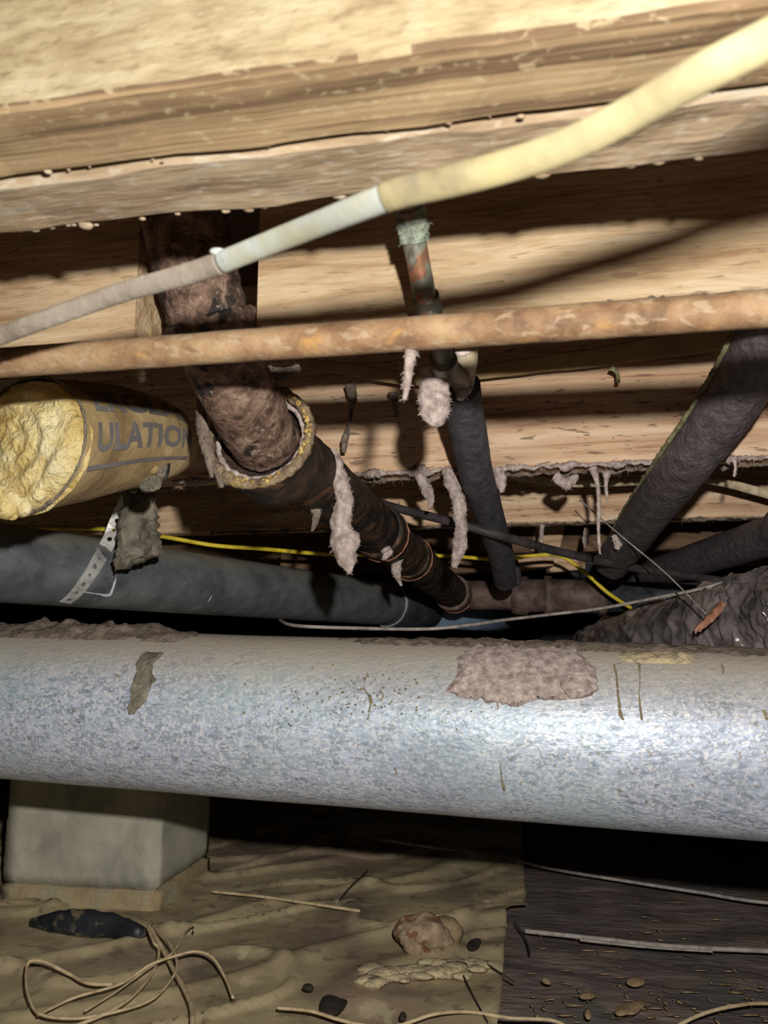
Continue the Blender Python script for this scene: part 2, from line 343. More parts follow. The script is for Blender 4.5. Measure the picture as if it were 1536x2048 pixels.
# ---------------------------------------------------------------- joists
def joist(name, D0, th, m, x0, x1, label, zb=JB, h=JH, n=300, na=.0012, m2=None, cat='joist'):
    V = []; Fc = []; c = .002
    pr = [(0, c), (0, h*.12), (0, h*.5), (0, h), (th, h), (th, h*.5), (th, c), (th-c, 0), (th*.66, 0), (th*.33, 0), (c, 0)]
    k = len(pr)
    for i in range(n+1):
        x = x0+(x1-x0)*i/n
        for (a, b) in pr:
            q = Vector((x, a, b)); s = 1 if b < h*.3 else .3
            V.append((x, a+s*na*noise.noise(Vector((x*25, a*90+D0*9, b*40))), b+s*na*noise.noise(Vector((x*30, a*70+5+D0*9, 3)))+ .0004*noise.noise(Vector((x*200, a*200, 1)))))
    for i in range(n):
        for j in range(k):
            l = (j+1) % k; Fc.append((i*k+j, i*k+l, (i+1)*k+l, (i+1)*k+j))
    Fc.append(tuple(range(k))); Fc.append(tuple(n*k+j for j in range(k)))
    o = mesh_obj(name, V, Fc, m)
    # flat shading for crisp faces except soft grain
    o.data.polygons.foreach_set('use_smooth', [False]*len(o.data.polygons))
    if m2:
        o.data.materials.append(m2)
        for p in o.data.polygons:
            if abs(p.normal.z) > .7 and p.center.z < .02: p.material_index = 1
    o.location = (0, D0, zb); o.rotation_euler.z = -PSI
    tag(o, label, cat, 'floor joists'); return o
j1 = joist('floor_joist', .2195, .0375, woodA, -2.2, 2.2, 'pale dusty joist board nearest the camera across the top of the photo', m2=woodA2, n=500)
j1b = joist('floor_joist', .2610, .0355, woodA3, -2.2, 2.2, 'greyed joist board doubled behind the nearest one, past the dark gap', n=500, na=.002)
j2r = joist('floor_joist', .450, .038, woodB, -.083, 2.2, 'tan joist board behind the rusty horizontal pipe, right of the iron riser', n=400, zb=JB+.011)
j2l = joist('floor_joist', .450, .038, woodB, -2.2, -.168, 'tan joist board end left of the iron riser, behind the white cable', zb=JB+.011)
j3 = joist('floor_joist', .831, .038, woodC, -2.3, 2.2, 'pinkish joist board with lint along its lower edge behind the foam pipes', n=400, na=.0016)
j4 = joist('floor_joist', 1.238, .038, woodC, -2.3, 2.2, 'lower looking joist board fourth back, behind the sagging pale cable')
j5 = joist('floor_joist', 1.645, .038, woodD, -2.3, 2.3, 'joist board fifth back from the camera, coloured dark as if unlit')  # the far joists are darkened by colour, in place of weaker light
j6 = joist('floor_joist', 2.05, .038, woodD, -2.3, 2.3, 'joist board farthest back, its gloom put into the colour')
for o_ in (j5, j6): o_['group'] = 'floor joists'
# crumbs of dust on joist edges
def jpt(o, x, y, z):
    return Matrix.Translation(o.location) @ Matrix.Rotation(o.rotation_euler.z, 4, 'Z') @ Vector((x, y, z))
def crumbs(o, x0, x1, ys, z, n, r0, r1, m, sub=1, zj=.001):
    g = []
    for i in range(n):
        x = random.uniform(x0, x1) if i % 3 else x0+(x1-x0)*abs(noise.noise(Vector((i*.37, 2, 1))))
        r = r0+(r1-r0)*random.random()**3
        g.append(blob_geo(jpt(o, x, random.choice(ys)+random.uniform(-.0006, .0006), z+random.uniform(-zj, zj)), r, sub, 1.1, 260, (1.7, 1, .8)))
    V, Fc = join(g); c = mesh_obj('dust_crumbs', V, Fc, m, o); c['kind'] = 'stuff'; return c
crumbs(j1b, -.25, .28, [.035, .0355], .0008, 50, .0007, .0026, woodA3, 2)
crumbs(j1, -.25, .28, [.037], .0002, 40, .0004, .0011, woodA3)
crumbs(j2r, -.083, .3, [.0], 0, 40, .0006, .0018, felt)
def crust(o, x0, x1, y, r, m, n=260):
    pts = []; rad = []
    for i in range(n):
        x = x0+(x1-x0)*i/(n-1); k = noise.noise(Vector((x*38, y, 9)))
        pts.append(jpt(o, x, y+.002*noise.noise(Vector((x*60, 3, 1))), -.001+.003*noise.noise(Vector((x*90, 8, 1)))))
        rad.append(r*(.55+max(0, k)*1.9))
    t = tube('lint_crust', pts, rad, m, o, n=n*2, segs=9, na=1.1, ns=260, hairs=120, hair=.007); t['kind'] = 'stuff'; return t
crust(j3, -.25, .42, .001, .0042, lint)
crust(j3, -.45, .45, .034, .0035, lintd)
crust(j4, -.3, .6, .002, .0028, lintd)

# ---------------------------------------------------------------- cables above
cab = [(-90, 712, .375), (0, 672, .355), (120, 628, .335), (250, 583, .315), (400, 540, .288), (560, 478, .258), (740, 408, .222), (800, 386, .213), (900, 362, .204), (1030, 328, .196), (1150, 285, .185), (1270, 223, .173), (1400, 150, .160), (1540, 78, .150), (1720, -20, .138)]
def sub(lst, a, b): return [P(*q) for q in lst[a:b]]
wc = empty('electrical_cable', P(740, 408, .345), 'pale flat plastic sheathed cable sweeping up to the right across the photo, nearest cable', 'cable')
REF = Vector((0, -1, -.7))
FULL = [P(*q) for q in cab]; FULL += [FULL[-1]+Vector((.045, -.014, .004))*k for k in range(1, 9)]
S_ = spline([tuple(p) for p in FULL], 22*12)
i1, i2 = 4*12+3, 6*12+4
def cabpart(nm_, a, b, m, r):
    seg = [Vector(q) for q in S_[a:b]]
    return tube(nm_, seg, r, m, wc, n=len(seg)*2, segs=20, squash=.5, ref=REF, na=.05, ns=60, hairs=0)
cabpart('sheath', 0, i1+1, nmg, .0043)
cabpart('sheath', i1, i2+1, nmw, .0042)
cabpart('sheath', i2, len(S_), nm, .0046)
# torn nick where the sheath turns white
p = P(437, 503, .278); V, Fc = blob_geo(p, .0020, 2, .5, 200, (1.6, .7, .8)); mesh_obj('torn_sheath', V, Fc, nmw, wc)
g = [blob_geo(P(x, y, .292), r, 1, .5, 200) for x, y, r in ((1022, 358, .0018), (1075, 350, .0022), (1145, 338, .0016), (1080, 357, .0012))]
V, Fc = join(g); tag(mesh_obj('lint_tuft', V, Fc, felt), 'tiny pale lint specks under the nearest joists where the cable crosses', 'lint', kind='stuff')
st = tube('facing_strip', [P(540, 650, .80), P(610, 722, .80), P(700, 738, .79), P(830, 758, .785), P(960, 744, .775), P(1150, 720, .76), P(1300, 698, .745), P(1430, 674, .73), P(1560, 645, .715)],
          [.002, .006, .0065, .0075, .0075, .0095, .011, .014, .016], paperd, n=90, segs=14, squash=.10, ref=Vector((0, -1, -.3)), na=.2, ns=40)
tag(st, 'brown paper facing strip sagging in shadow behind the rusty pipe', 'paper strip')
c2 = tube('electrical_cable', [P(560, 900, 1.02), P(800, 930, 1.02), P(1000, 945, 1.0), P(1050, 956, 1.0), P(1150, 966, 1.0), P(1260, 963, 1.0), P(1350, 957, 1.0), P(1430, 962, 1.0), P(1540, 990, 1.0), P(1680, 1035, 1.0), P(1850, 1060, .99), P(2050, 1060, .98)], .0062, nmt, n=100, segs=14, squash=.5, ref=REF, na=.1, ns=50)
tag(c2, 'cream flat cable sagging just under the lint edged joist, behind the fat foam pipe', 'cable')

# ---------------------------------------------------------------- rusty pipe
A = P(0, 726, .428); B = P(1536, 617, .328)
rp = tube('water_pipe', [A+(A-B)*.8, A, A+(B-A)*.5, B, B+(B-A)*.8], .0087, rust, n=260, segs=32, na=.05, ns=90)
tag(rp, 'rusty brown horizontal pipe running across the whole photo under the joists', 'pipe')

# ---------------------------------------------------------------- cast iron drain
def RV(x, y, z): return Vector((x, y, CZ+z))
dr = empty('drain_pipe', RV(-.1, .52, .165), 'rusted cast iron drain with a riser, flaking hub and black pipe sloping away', 'drain pipe')
tube('riser', [RV(-.150, .47, .42), RV(-.140, .472, .32), RV(-.129, .476, .26), RV(-.117, .485, .215), RV(-.107, .505, .185), RV(-.098, .54, .166), RV(-.091, .575, .152)], [.0275, .0275, .0275, .027, .0265, .0265, .026], iron, dr, n=120, segs=48, na=.10, ns=90)
lathe('collar', RV(-.1165, .484, .214), (.28, .35, -.9), [(0, .026), (0, .030), (.003, .033), (.012, .0335), (.016, .031), (.016, .026)], iron, dr, na=.12, ns=90)
s0 = RV(-.083, .60, .153); s1 = RV(.134, 1.46, .091); ax = (s1-s0).normalized()
hd = Vector((.16, .95, -.22)).normalized(); hc = RV(-.0935, .563, .1535)
lathe('hub', hc, hd, [(.062, .027), (.058, .033), (.040, .036), (.018, .039), (.006, .0415), (0, .042), (-.003, .040), (-.002, .0365), (.008, .034), (.014, .033), (.016, .025)], ironblk, dr, segs=72, na=.07, ns=80)
ringtube_later = 1  # flaking lip of the hub
def ringtube(name, c, d, R0, a0, a1, rad, m, par, na=.6, n=90):
    a = d.cross(Vector((0, 0, 1))).normalized(); b = d.cross(a); pts = []; rr = []
    for i in range(n):
        t = a0+(a1-a0)*i/(n-1); pts.append(c+(a*math.cos(t)-b*math.sin(t))*(R0+.0008*noise.noise(Vector((t*5, 0, 0)))))
        rr.append(rad*(.7+.6*abs(noise.noise(Vector((t*4, 5, 0))))))
    return tube(name, pts, rr, m, par, n=n*2, segs=10, na=na, ns=220)
ringtube('lip', hc-hd*.002, hd, .0395, R(-178), R(178), .0050, ringm, dr)
ringtube('inner_lip', hc+hd*.002, hd, .0335, R(-178), R(178), .0025, lint, dr)
a_ = hd.cross(Vector((0, 0, 1))).normalized(); b_ = hd.cross(a_)
g = []
for i in range(90):
    t = R(random.uniform(-35, 72)) if i % 4 else R(random.uniform(195, 305))
    g.append(blob_geo(hc-hd*(.0062+random.random()*.001)+(a_*math.cos(t)-b_*math.sin(t))*(.0392+random.uniform(-.0018, .0018)), random.uniform(.0005, .0016), 1, .9, 500, (1, .8, 1.2)))
V, Fc = join(g); ringtube('gold_edge', hc-hd*.003, hd, .0415, R(190), R(300), .0016, gold, dr, na=1.0, n=60); gd = mesh_obj('sealant_flakes', V, Fc, gold, dr, smooth=False); gd['kind'] = 'stuff'; gd['label'] = 'gold coloured flakes of old sealant'
def dust_top(t, th, q): return 1
tube('pipe', [s0-ax*.0, s0+(s1-s0)*.5, s1], [.0285, .0285, .0285], ironblk, dr, n=160, segs=40, na=.08, ns=70)
for t0, L, r in ((.34, .03, .0325), (.53, .02, .0315), (.95, .04, .034)):
    c = s0+(s1-s0)*t0
    cpl = lathe('coupling', c, ax, [(0, .027), (0, r*.98), (.004, r), (L-.004, r), (L, r*.98), (L, .027)], ironbrn if t0 > .9 else ironblk, dr, na=.05)
    ringtube('band', c+ax*L, ax, r, R(-180), R(180), .0013, rustp, cpl, na=.3)
# lint crust along the top of the sloping pipe
for t0, t1, ofs in ((.05, .42, .026), (.30, .90, .027)):
    pts = [s0+(s1-s0)*(t0+(t1-t0)*i/40)+Vector((.004*math.sin(i), 0, ofs)) for i in range(41)]
    rr = [.004*(.6+1.4*abs(noise.noise(Vector((i*.4, t0*9, 1))))) for i in range(41)]
    q = tube('lint_crust', pts, rr, lintd, dr, n=300, segs=12, squash=1, na=1.1, ns=140, hairs=80, hair=.005); q['kind'] = 'stuff'
# second run, turning right at the far end
r0 = P(915, 1190, 1.47); r1 = P(1400, 1196, 1.40); d2 = (r1-r0).normalized()
fr = empty('drain_fitting', P(1100, 1190, 1.44), 'brown iron drain coupling and tee running right behind the thin grey wire', 'pipe fitting')
def u_(px): return (P(px, 1192, 1.44)-P(915, 1192, 1.44)).length
lathe('pipe', r0, d2, [(u_(922), .02), (u_(924), .028), (u_(1030), .027), (u_(1040), .024)], ironbrn, fr, na=.06)
lathe('coupling', r0, d2, [(u_(1022), .026), (u_(1024), .032), (u_(1034), .036), (u_(1055), .036), (u_(1058), .032), (u_(1062), .031), (u_(1086), .031), (u_(1089), .026)], ironbrn, fr, na=.04)
tee = lathe('tee', r0, d2, [(u_(1086), .026), (u_(1090), .038), (u_(1102), .038), (u_(1106), .032), (u_(1190), .031), (u_(1194), .035), (u_(1206), .035), (u_(1210), .028)], ironbrn, fr, na=.04)
lathe('bolt', P(1098, 1158, 1.42), (0, 0, 1), [(0, .005), (.014, .005), (.014, .008), (.022, .008)], ironbrn, tee, segs=6)
lathe('far_pipe', r0, d2, [(u_(1206), .028), (u_(1500), .028)], absd, fr)

# ---------------------------------------------------------------- copper riser and foam pipes
cp = empty('copper_pipe', P(852, 600, .405), 'narrow copper riser with green patina dropping in front of the tan joist', 'pipe')
cpts = [(798, 300, .345), (812, 380, .365), (822, 450, .378), (838, 530, .392), (852, 600, .403), (871, 650, .417), (884, 700, .44), (890, 735, .475), (900, 745, .51)]
tube('pipe', [P(*q) for q in cpts[:6]], .0064, coppr, cp, n=90, segs=24, na=.04, ns=200)
tube('lower_pipe', [P(*q) for q in cpts[5:]], .0064, copdk, cp, n=50, segs=24)
tube('patina_sleeve', [P(818, 415, .372), P(824, 450, .379), P(828, 485, .384)], [.0078, .0082, .0074], patina, cp, n=60, segs=28, na=.35, ns=220, hairs=60, hair=.003)
tube('coupling', [P(851, 592, .4015), P(860, 622, .41)], .0075, copdk, cp, n=8, segs=24)
tube('elbow', [P(886, 715, .45), P(890, 738, .48), P(905, 748, .52)], [.0088, .0092, .0088], copdk, cp, n=20, segs=20)
tube('stub', [P(905, 748, .52), P(920, 758, .58), P(924, 772, .62)], .008, copdk, cp, n=20, segs=20)
f1 = empty('foam_pipe', P(953, 950, .77), 'slim black foam sleeved pipe dropping through the middle behind the copper riser', 'pipe')
tube('foam_sleeve', [P(*q) for q in ((920, 772, .625), (930, 830, .665), (941, 890, .71), (953, 950, .765), (972, 1010, .85), (990, 1070, .95), (1003, 1115, 1.04), (1010, 1160, 1.15))], .0172, foam, f1, n=140, segs=36, na=.05, ns=50)
tube('stub', [P(934, 690, .56), P(932, 730, .58), P(925, 775, .63)], .0088, nmt, f1, n=20, segs=20, na=.1)
f2 = empty('foam_pipe', P(1370, 930, .72), 'fat wrinkled black foam sleeved pipe slanting down from the right edge', 'pipe')
fpts = [(1590, 560, .53), (1545, 655, .565), (1487, 765, .62), (1430, 850, .665), (1370, 930, .72), (1300, 1020, .85), (1258, 1080, .97), (1225, 1125, 1.08)]
slv = tube('foam_sleeve', [P(*q) for q in fpts], .0243, foam2, f2, n=200, segs=56, na=.07, ns=60,
     fn=lambda t, th, q: 1+.02*fbm(q, 160, 2))
sp = []
for (x, y, D) in fpts[1:7]:
    s = .0243*F/D; sp.append(P(x-s*.86, y-s*.52, D-.002))
tube('glue_seam', sp, [.0028, .003, .003, .0028, .0026, .002], seam, slv, n=160, segs=10, na=.9, ns=160)
tube('copper_end', [P(1478, 720, .60), P(1500, 680, .585), P(1520, 660, .575)], [.003, .006, .008], patina, f2, n=20, segs=14, na=.2, ns=200)

# ---------------------------------------------------------------- lint that hangs
def strand(name, pts, D, halfpx, m, label, hairs=200, na=.55, ns=110, segs=22, sq=.8, group=None, n=90):
    hairs = hairs//3; pp = [P(x, y, D) for x, y in pts]
    o = tube(name, pp, [h*D/F for h in halfpx], m, n=n, segs=segs, na=na, ns=ns, hairs=hairs, hair=.0028, squash=sq, ref=Vector((0, -1, 0.01)))
    return tag(o, label, 'lint', group)
strand('lint_strand', [(664, 900), (676, 945), (688, 1000), (682, 1050), (690, 1090), (694, 1122), (700, 1148)], .655, [10, 17, 19, 22, 28, 18, 3], lint, 'thick grey lint strand hanging off the black drain, longest and fattest', 500)
strand('lint_strand', [(890, 935), (905, 965), (918, 1010), (922, 1060), (917, 1100), (908, 1135)], .80, [8, 15, 14, 13, 13, 6], lint, 'long grey lint finger beside the slim foam pipe, pointing straight down', 400)
strand('lint_strand', [(822, 702), (818, 735), (814, 765), (809, 800)], .366, [13, 10, 9, 4], lint, 'short lint tail hanging from the rusty pipe left of the copper riser', 160, ns=180)
strand('lint_strand', [(868, 738), (868, 770), (868, 805), (872, 835), (880, 852)], .475, [28, 31, 33, 26, 8], lint, 'fat pinkish grey lint lump hanging under the copper elbow', 420, na=.25, ns=120, sq=.6, segs=36)
strand('lint_strand', [(925, 745), (928, 775), (918, 800)], .60, [14, 18, 6], lint, 'small lint rag at the open top of the slim foam sleeve', 100)
strand('lint_strand', [(398, 800), (405, 850), (416, 905), (424, 955)], .555, [6, 12, 13, 3], lintd, 'grey lint rag on the left side of the iron hub', 120)
strand('lint_strand', [(433, 930), (440, 960), (445, 975)], .557, [7, 8, 2], lintd, 'short lint tag under the lower left of the iron hub', 60)
strand('lint_strand', [(622, 975), (628, 1010), (634, 1030), (624, 1062)], .68, [5, 11, 9, 3], lintd, 'ragged lint scrap between the iron hub and the fattest strand', 90)
strand('lint_strand', [(590, 990), (610, 1000), (625, 1006)], .67, [5, 8, 3], lintd, 'flat lint scrap stuck beneath the hub of the drain', 60)
strand('lint_strand', [(755, 1050), (760, 1085), (775, 1105), (765, 1120)], .88, [5, 9, 10, 3], lint, 'small lint cross hanging in the middle of the sloping black pipe', 80)
strand('lint_strand', [(800, 1115), (792, 1140), (803, 1172)], .96, [8, 10, 2], lint, 'small lint tag under the sloping pipe, lowest and farthest', 60)
strand('lint_strand', [(838, 950), (852, 975), (862, 1000), (858, 1015)], .815, [10, 13, 7, 2], lint, 'lint rag on the joist edge left of the long finger', 120)
strand('lint_strand', [(992, 935), (1000, 960), (1004, 985)], .80, [9, 13, 4], lint, 'lint rag on the joist edge touching the right of the slim foam pipe', 120)
strand('lint_strand', [(1110, 950), (1128, 965), (1140, 962), (1155, 950)], .80, [10, 14, 12, 5], lint, 'curled lint knot on the joist edge right of the slim foam pipe', 140)
strand('lint_strand', [(1186, 935), (1194, 965), (1198, 1010), (1197, 1060), (1200, 1108)], .79, [9, 5, 4, 4, 2], lint, 'very thin long lint thread between the two foam pipes', 60)
strand('lint_strand', [(1214, 945), (1212, 975), (1216, 1004)], .79, [8, 4, 2], lint, 'short lint thread just right of the long thread', 40)
strand('lint_strand', [(1468, 918), (1471, 935), (1468, 953)], .73, [6, 3, 3], lint, 'tiny lint thread on the joist edge right of the fat foam pipe', 30)
strand('lint_strand', [(1085, 1050), (1083, 1070), (1084, 1092)], 1.19, [5, 4, 2], lint, 'tiny lint tail on the fourth joist above the black cable', 30)
strand('lint_strand', [(1172, 1056), (1172, 1078), (1170, 1096)], 1.19, [4, 7, 2], lint, 'tiny lint drop on the fourth joist left of the fat foam end', 30)
strand('lint_strand', [(1228, 1070), (1236, 1088), (1232, 1098)], .93, [6, 9, 4], lint, 'lint clump where the string crosses the end of the fat foam pipe', 70)
strand('lint_strand', [(700, 770), (704, 800), (700, 840), (690, 880), (688, 905)], .80, [12, 9, 3, 7, 5], lintd, 'dark lint wisp against the pinkish joist right of the hub', 60)
strand('lint_strand', [(786, 785), (790, 810), (794, 835)], .80, [10, 7, 3], lintd, 'dark lint wisp against the pinkish joist left of the lump', 50)
strand('lint_strand', [(912, 702), (925, 705), (940, 700)], .375, [6, 8, 6], lint, 'lint crumb stuck under the rusty pipe right of the copper riser', 40)
strand('lint_strand', [(1222, 735), (1234, 745), (1236, 765)], .74, [7, 4, 5], seam, 'pale drop hanging from the brown paper strip', 10, na=.3)
strand('lint_strand', [(530, 740), (560, 748), (600, 735)], .57, [12, 14, 8], lintd, 'dusty lint wad behind the riser just under the rusty pipe', 100)

# ---------------------------------------------------------------- thin cables lower down
k = tube('electrical_cable', [P(560, 960, 1.02), P(700, 990, 1.0), P(800, 1018, .95), P(900, 1043, .9), P(1000, 1071, .89), P(1100, 1099, .95), P(1200, 1122, 1.0), P(1300, 1141, 1.05), P(1450, 1162, 1.1), P(1600, 1180, 1.1), P(2200, 1195, 1.05)], .0054, blk, n=120, segs=14, na=.06)
tag(k, 'black round cable slanting down to the right in front of both foam pipes', 'cable')
k = tube('electrical_cable', [P(-40, 1048, 1.12), P(70, 1056, 1.12), P(150, 1056, 1.12), P(230, 1060, 1.12), P(330, 1074, 1.12), P(430, 1091, 1.14), P(520, 1097, 1.16), P(620, 1106, 1.2), P(730, 1110, 1.24), P(890, 1112, 1.27), P(1000, 1119, 1.28), P(1060, 1112, 1.28), P(1120, 1112, 1.28), P(1170, 1145, 1.28), P(1215, 1185, 1.28), P(1262, 1216, 1.3)], .0032, yel, n=260, segs=12)
tag(k, 'thin bright yellow cable passing behind the drain and over the black pipe', 'cable')
k = tube('thin_wire', [P(560, 1240, 1.0), P(590, 1251, .93), P(700, 1256, .93), P(850, 1258, .95), P(940, 1250, .97), P(1000, 1241, 1.0), P(1100, 1229, 1.03), P(1200, 1217, 1.03), P(1300, 1198, .98), P(1400, 1178, .93), P(1480, 1156, .90), P(1560, 1146, .88)], .0021, wgrey, n=160, segs=10, na=.15, ns=90)
tag(k, 'thin grey wire drooping above the silver duct and over the wrinkled hose', 'wire')
k = tube('string', [P(1160, 1000, .96), P(1240, 1070, .9), P(1330, 1145, .87), P(1412, 1228, .808)], .0009, wgrey, n=30, segs=6)
tag(k, 'fine taut string running down to the rusty flake on the wrinkled hose', 'string')

# ---------------------------------------------------------------- black plastic waste pipe
wa = RV(-.430, .86, .0895); wb = RV(.0925, 1.75, .081); wd = (wb-wa).normalized()
wp = empty('waste_pipe', wa+wd*.4, 'large dark grey plastic waste pipe left of centre behind the silver duct', 'pipe')
WL = (wb-wa).length
lathe('pipe', wa-wd*.55, wd, [(i*.05, .0443) for i in range(int((WL+.5)/.05))]+[(WL+.47, .0443)], abs_, wp, segs=64)
lathe('coupling', wa+wd*(WL-.17), wd, [(0, .044), (.001, .049), (.004, .0502), (.165, .0502), (.17, .049), (.17, .04)], absd, wp, segs=64)
lathe('blue_pipe', wa+wd*(WL-.02), wd, [(0, .0443), (.75, .0443)], blue, wp, segs=48)['label'] = 'blue grey continuation of the pipe'
ringtube('glue_ring', wa+wd*(WL-.172), wd, .0465, R(-180), R(180), .0012, chalk, wp, na=.6)
# dusty collar (lighter sleeve) at far left and chalk scuff
def on_cyl(px, py, a, d, r, off=0):
    o = Vector((0, 0, CZ)); v = ray(px, py).normalized(); w0 = o-a
    vp = v-d*v.dot(d); wp_ = w0-d*w0.dot(d)
    A_ = vp.dot(vp); B_ = 2*vp.dot(wp_); C_ = wp_.dot(wp_)-r*r; ds = B_*B_-4*A_*C_
    t = (-B_-math.sqrt(max(ds, 0)))/(2*A_); q = o+v*t
    nrm = (q-a)-d*(q-a).dot(d); nrm.normalize(); return q+nrm*off, nrm
tube('scuff', [on_cyl(x, y, wa, wd, .0443, -.0002)[0] for x, y in ((168, 1184), (195, 1188), (218, 1190), (228, 1170), (232, 1155))], [.0005, .0011, .0022, .0018, .0006], chalk, wp, n=40, segs=8, na=.9, ns=300)
tube('scuff', [on_cyl(x, y, wa, wd, .0443, -.0003)[0] for x, y in ((414, 1206), (420, 1198), (424, 1190))], [.0004, .001, .0004], chalk, wp, n=20, segs=8, na=.9, ns=300)
# perforated strap
hs = empty('hanger_strap', P(245, 1020, .93), 'white perforated metal strap slung round the dark waste pipe', 'strap')
cylp = [on_cyl(x, y, wa, wd, .0443, .0012) for x, y in ((212, 1092), (196, 1120), (172, 1158), (150, 1186), (134, 1200), (122, 1207))]
D_s = cylp[0][0].y; nr0 = cylp[0][1]
path = [P(300, 905, D_s-.02), P(266, 975, D_s-.014), P(238, 1035, D_s-.006)]+[q[0] for q in cylp]
pnr = [Vector((.1, -1, .1)).normalized()]*2+[(Vector((.1, -1, .1)).normalized()+nr0).normalized()]+[q[1] for q in cylp]
S2 = [Vector(q) for q in spline([tuple(p) for p in path], 400)]
L_ = [0]
for a, b in zip(S2, S2[1:]): L_.append(L_[-1]+(b-a).length)
def at_len(s):
    for i in range(1, len(L_)):
        if L_[i] >= s: f = (s-L_[i-1])/max(L_[i]-L_[i-1], 1e-9); return S2[i-1].lerp(S2[i], f), (S2[i]-S2[i-1]).normalized()
    return S2[-1], (S2[-1]-S2[-2]).normalized()
V = []; Fc = []; step = .0125; nseg = int(L_[-1]/step); W2 = .0088
ang = [(math.cos(R(45*q)), math.sin(R(45*q))) for q in range(8)]
for i in range(nseg):
    hr = .0032 if i % 2 else .0022
    base = len(V)
    outer = [(1, 0), (1, 1), (0, 1), (-1, 1), (-1, 0), (-1, -1), (0, -1), (1, -1)]
    for (a, b), inn in [((q), 0) for q in outer]+[((q), 1) for q in ang]:
        if inn: s = (i+.5)*step+a*hr; w_ = b*hr
        else: s = (i+.5)*step+a*step/2; w_ = b*W2
        c, T_ = at_len(max(0, min(s, L_[-1]-1e-5)))
        wv = [1/((path[e]-c).length_squared+1e-6) for e in range(len(path))]; nv_ = sum((pnr[e]*wv[e] for e in range(len(path))), Vector()); side = T_.cross(nv_).normalized(); V.append(c+side*w_)
    for q in range(8):
        z = (q+1) % 8; Fc.append((base+q, base+z, base+8+z, base+8+q))
stp = mesh_obj('strap', V, Fc, steel, hs, smooth=False); md = stp.modifiers.new('t', 'SOLIDIFY'); md.thickness = .0008

# ---------------------------------------------------------------- fibreglass batt with printed kraft facing
bt = empty('insulation_batt', P(120, 890, .60), 'rolled yellow fibreglass batt in printed brown paper, hanging at the left edge', 'insulation')
secs = [(P(45, 893, .565), .0660, .0530), (P(120, 888, .595), .0600, .0515), (P(210, 882, .635), .052, .0480), (P(300, 884, .68), .040, .040), (P(352, 892, .71), .026, .028), (P(392, 905, .735), .003, .008)]
adir = (secs[2][0]-secs[0][0]); adir.z = 0; adir.normalize()
SS = spline([tuple(c)+(a, b) for c, a, b in secs], 60); NS = len(SS)
hx = Vector((adir.y, -adir.x, 0))                          # points right / toward camera side
if hx.y > 0: hx = -hx
def SK(s, a, off=0, fold=True):
    i = min(int(s*(NS-1)), NS-2); f = s*(NS-1)-i; q = [x+(y-x)*f for x, y in zip(SS[i], SS[i+1])]
    c = Vector(q[:3]); rr = 1.0
    if fold: rr += .026*math.sin(a*9+s*9+3*noise.noise(Vector((s*3, a*1.5, 0))))*(1 if a < -.25 else .25)+.02*noise.noise(Vector((s*5, a*2, 4)))
    return c + hx*math.cos(a)*(q[3]*rr+off) + Vector((0, 0, 1))*math.sin(a)*(q[4]*rr+off)
V = []; Fc = []; nu, nv = 110, 90
for i in range(nu+1):
    for j in range(nv): V.append(SK(i/nu, 2*math.pi*j/nv))
for i in range(nu):
    for j in range(nv):
        l = (j+1) % nv; Fc.append((i*nv+j, i*nv+l, (i+1)*nv+l, (i+1)*nv+j))
Fc.append(tuple(nu*nv+j for j in range(nv)))
facing = mesh_obj('paper_facing', V, Fc, kraft, bt)
# yellow wool end
V = []; Fc = []; nr, na_ = 40, 120; C0 = Vector(SS[0][:3])
for i in range(nr+1):
    r = i/nr
    for j in range(na_):
        a = 2*math.pi*j/na_; rim = SK(0, a, fold=False); q = C0.lerp(rim, r*(1.0+.035*noise.noise(Vector((math.cos(a)*4, math.sin(a)*4, 2)))))
        bul = .012*(1-r**4)+.0016*math.sin(r*24+4*noise.noise(q*22))*min(1, r*3)*(1-r*.3)+.005*fbm(q, 60, 4)
        V.append(q-adir*bul+adir*(.006 if r > .97 else 0))
for i in range(nr):
    for j in range(na_):
        l = (j+1) % na_; Fc.append((i*na_+j, i*na_+l, (i+1)*na_+l, (i+1)*na_+j))
mesh_obj('wool_end', V, Fc, glassw, bt)
ringp = [SK(0, 2*math.pi*j/90, .0005, False) for j in range(91)]
o_ = tube('torn_edge', ringp, [.0014*(.5+1.2*abs(noise.noise(Vector((j*.3, 1, 1))))) for j in range(91)], felt, bt, n=360, segs=8, na=1.2, ns=260)
V, Fc = join([blob_geo(P(x, y, .548), r, 3, .6, 70, (1, .7, 1)) for x, y, r in ((12, 1008, .0115), (42, 1018, .007), (0, 1000, .012), (25, 1030, .004), (80, 985, .006))]); mesh_obj('wool_tuft', V, Fc, glassw, bt)
V, Fc = join([blob_geo(P(x, y, D), r, 3, .8, 90, (1, .7, 1)) for x, y, D, r in ((296, 930, .645, .0095), (312, 915, .65, .007), (285, 952, .645, .008), (318, 940, .65, .007), (300, 965, .65, .009))]); mesh_obj('torn_paper', V, Fc, felt, bt)
V, Fc = join([blob_geo(P(x, y, D), r, 3, .8, 110, (1, .6, .7)) for x, y, D, r in ((290, 922, .637, .006), (305, 938, .638, .005), (276, 940, .637, .005))]); mesh_obj('torn_paper', V, Fc, kraft, bt)
tube('staple_wire', [P(338, 925, .655), P(336, 945, .648), P(328, 962, .648)], .0012, blackp, bt, n=12, segs=8)
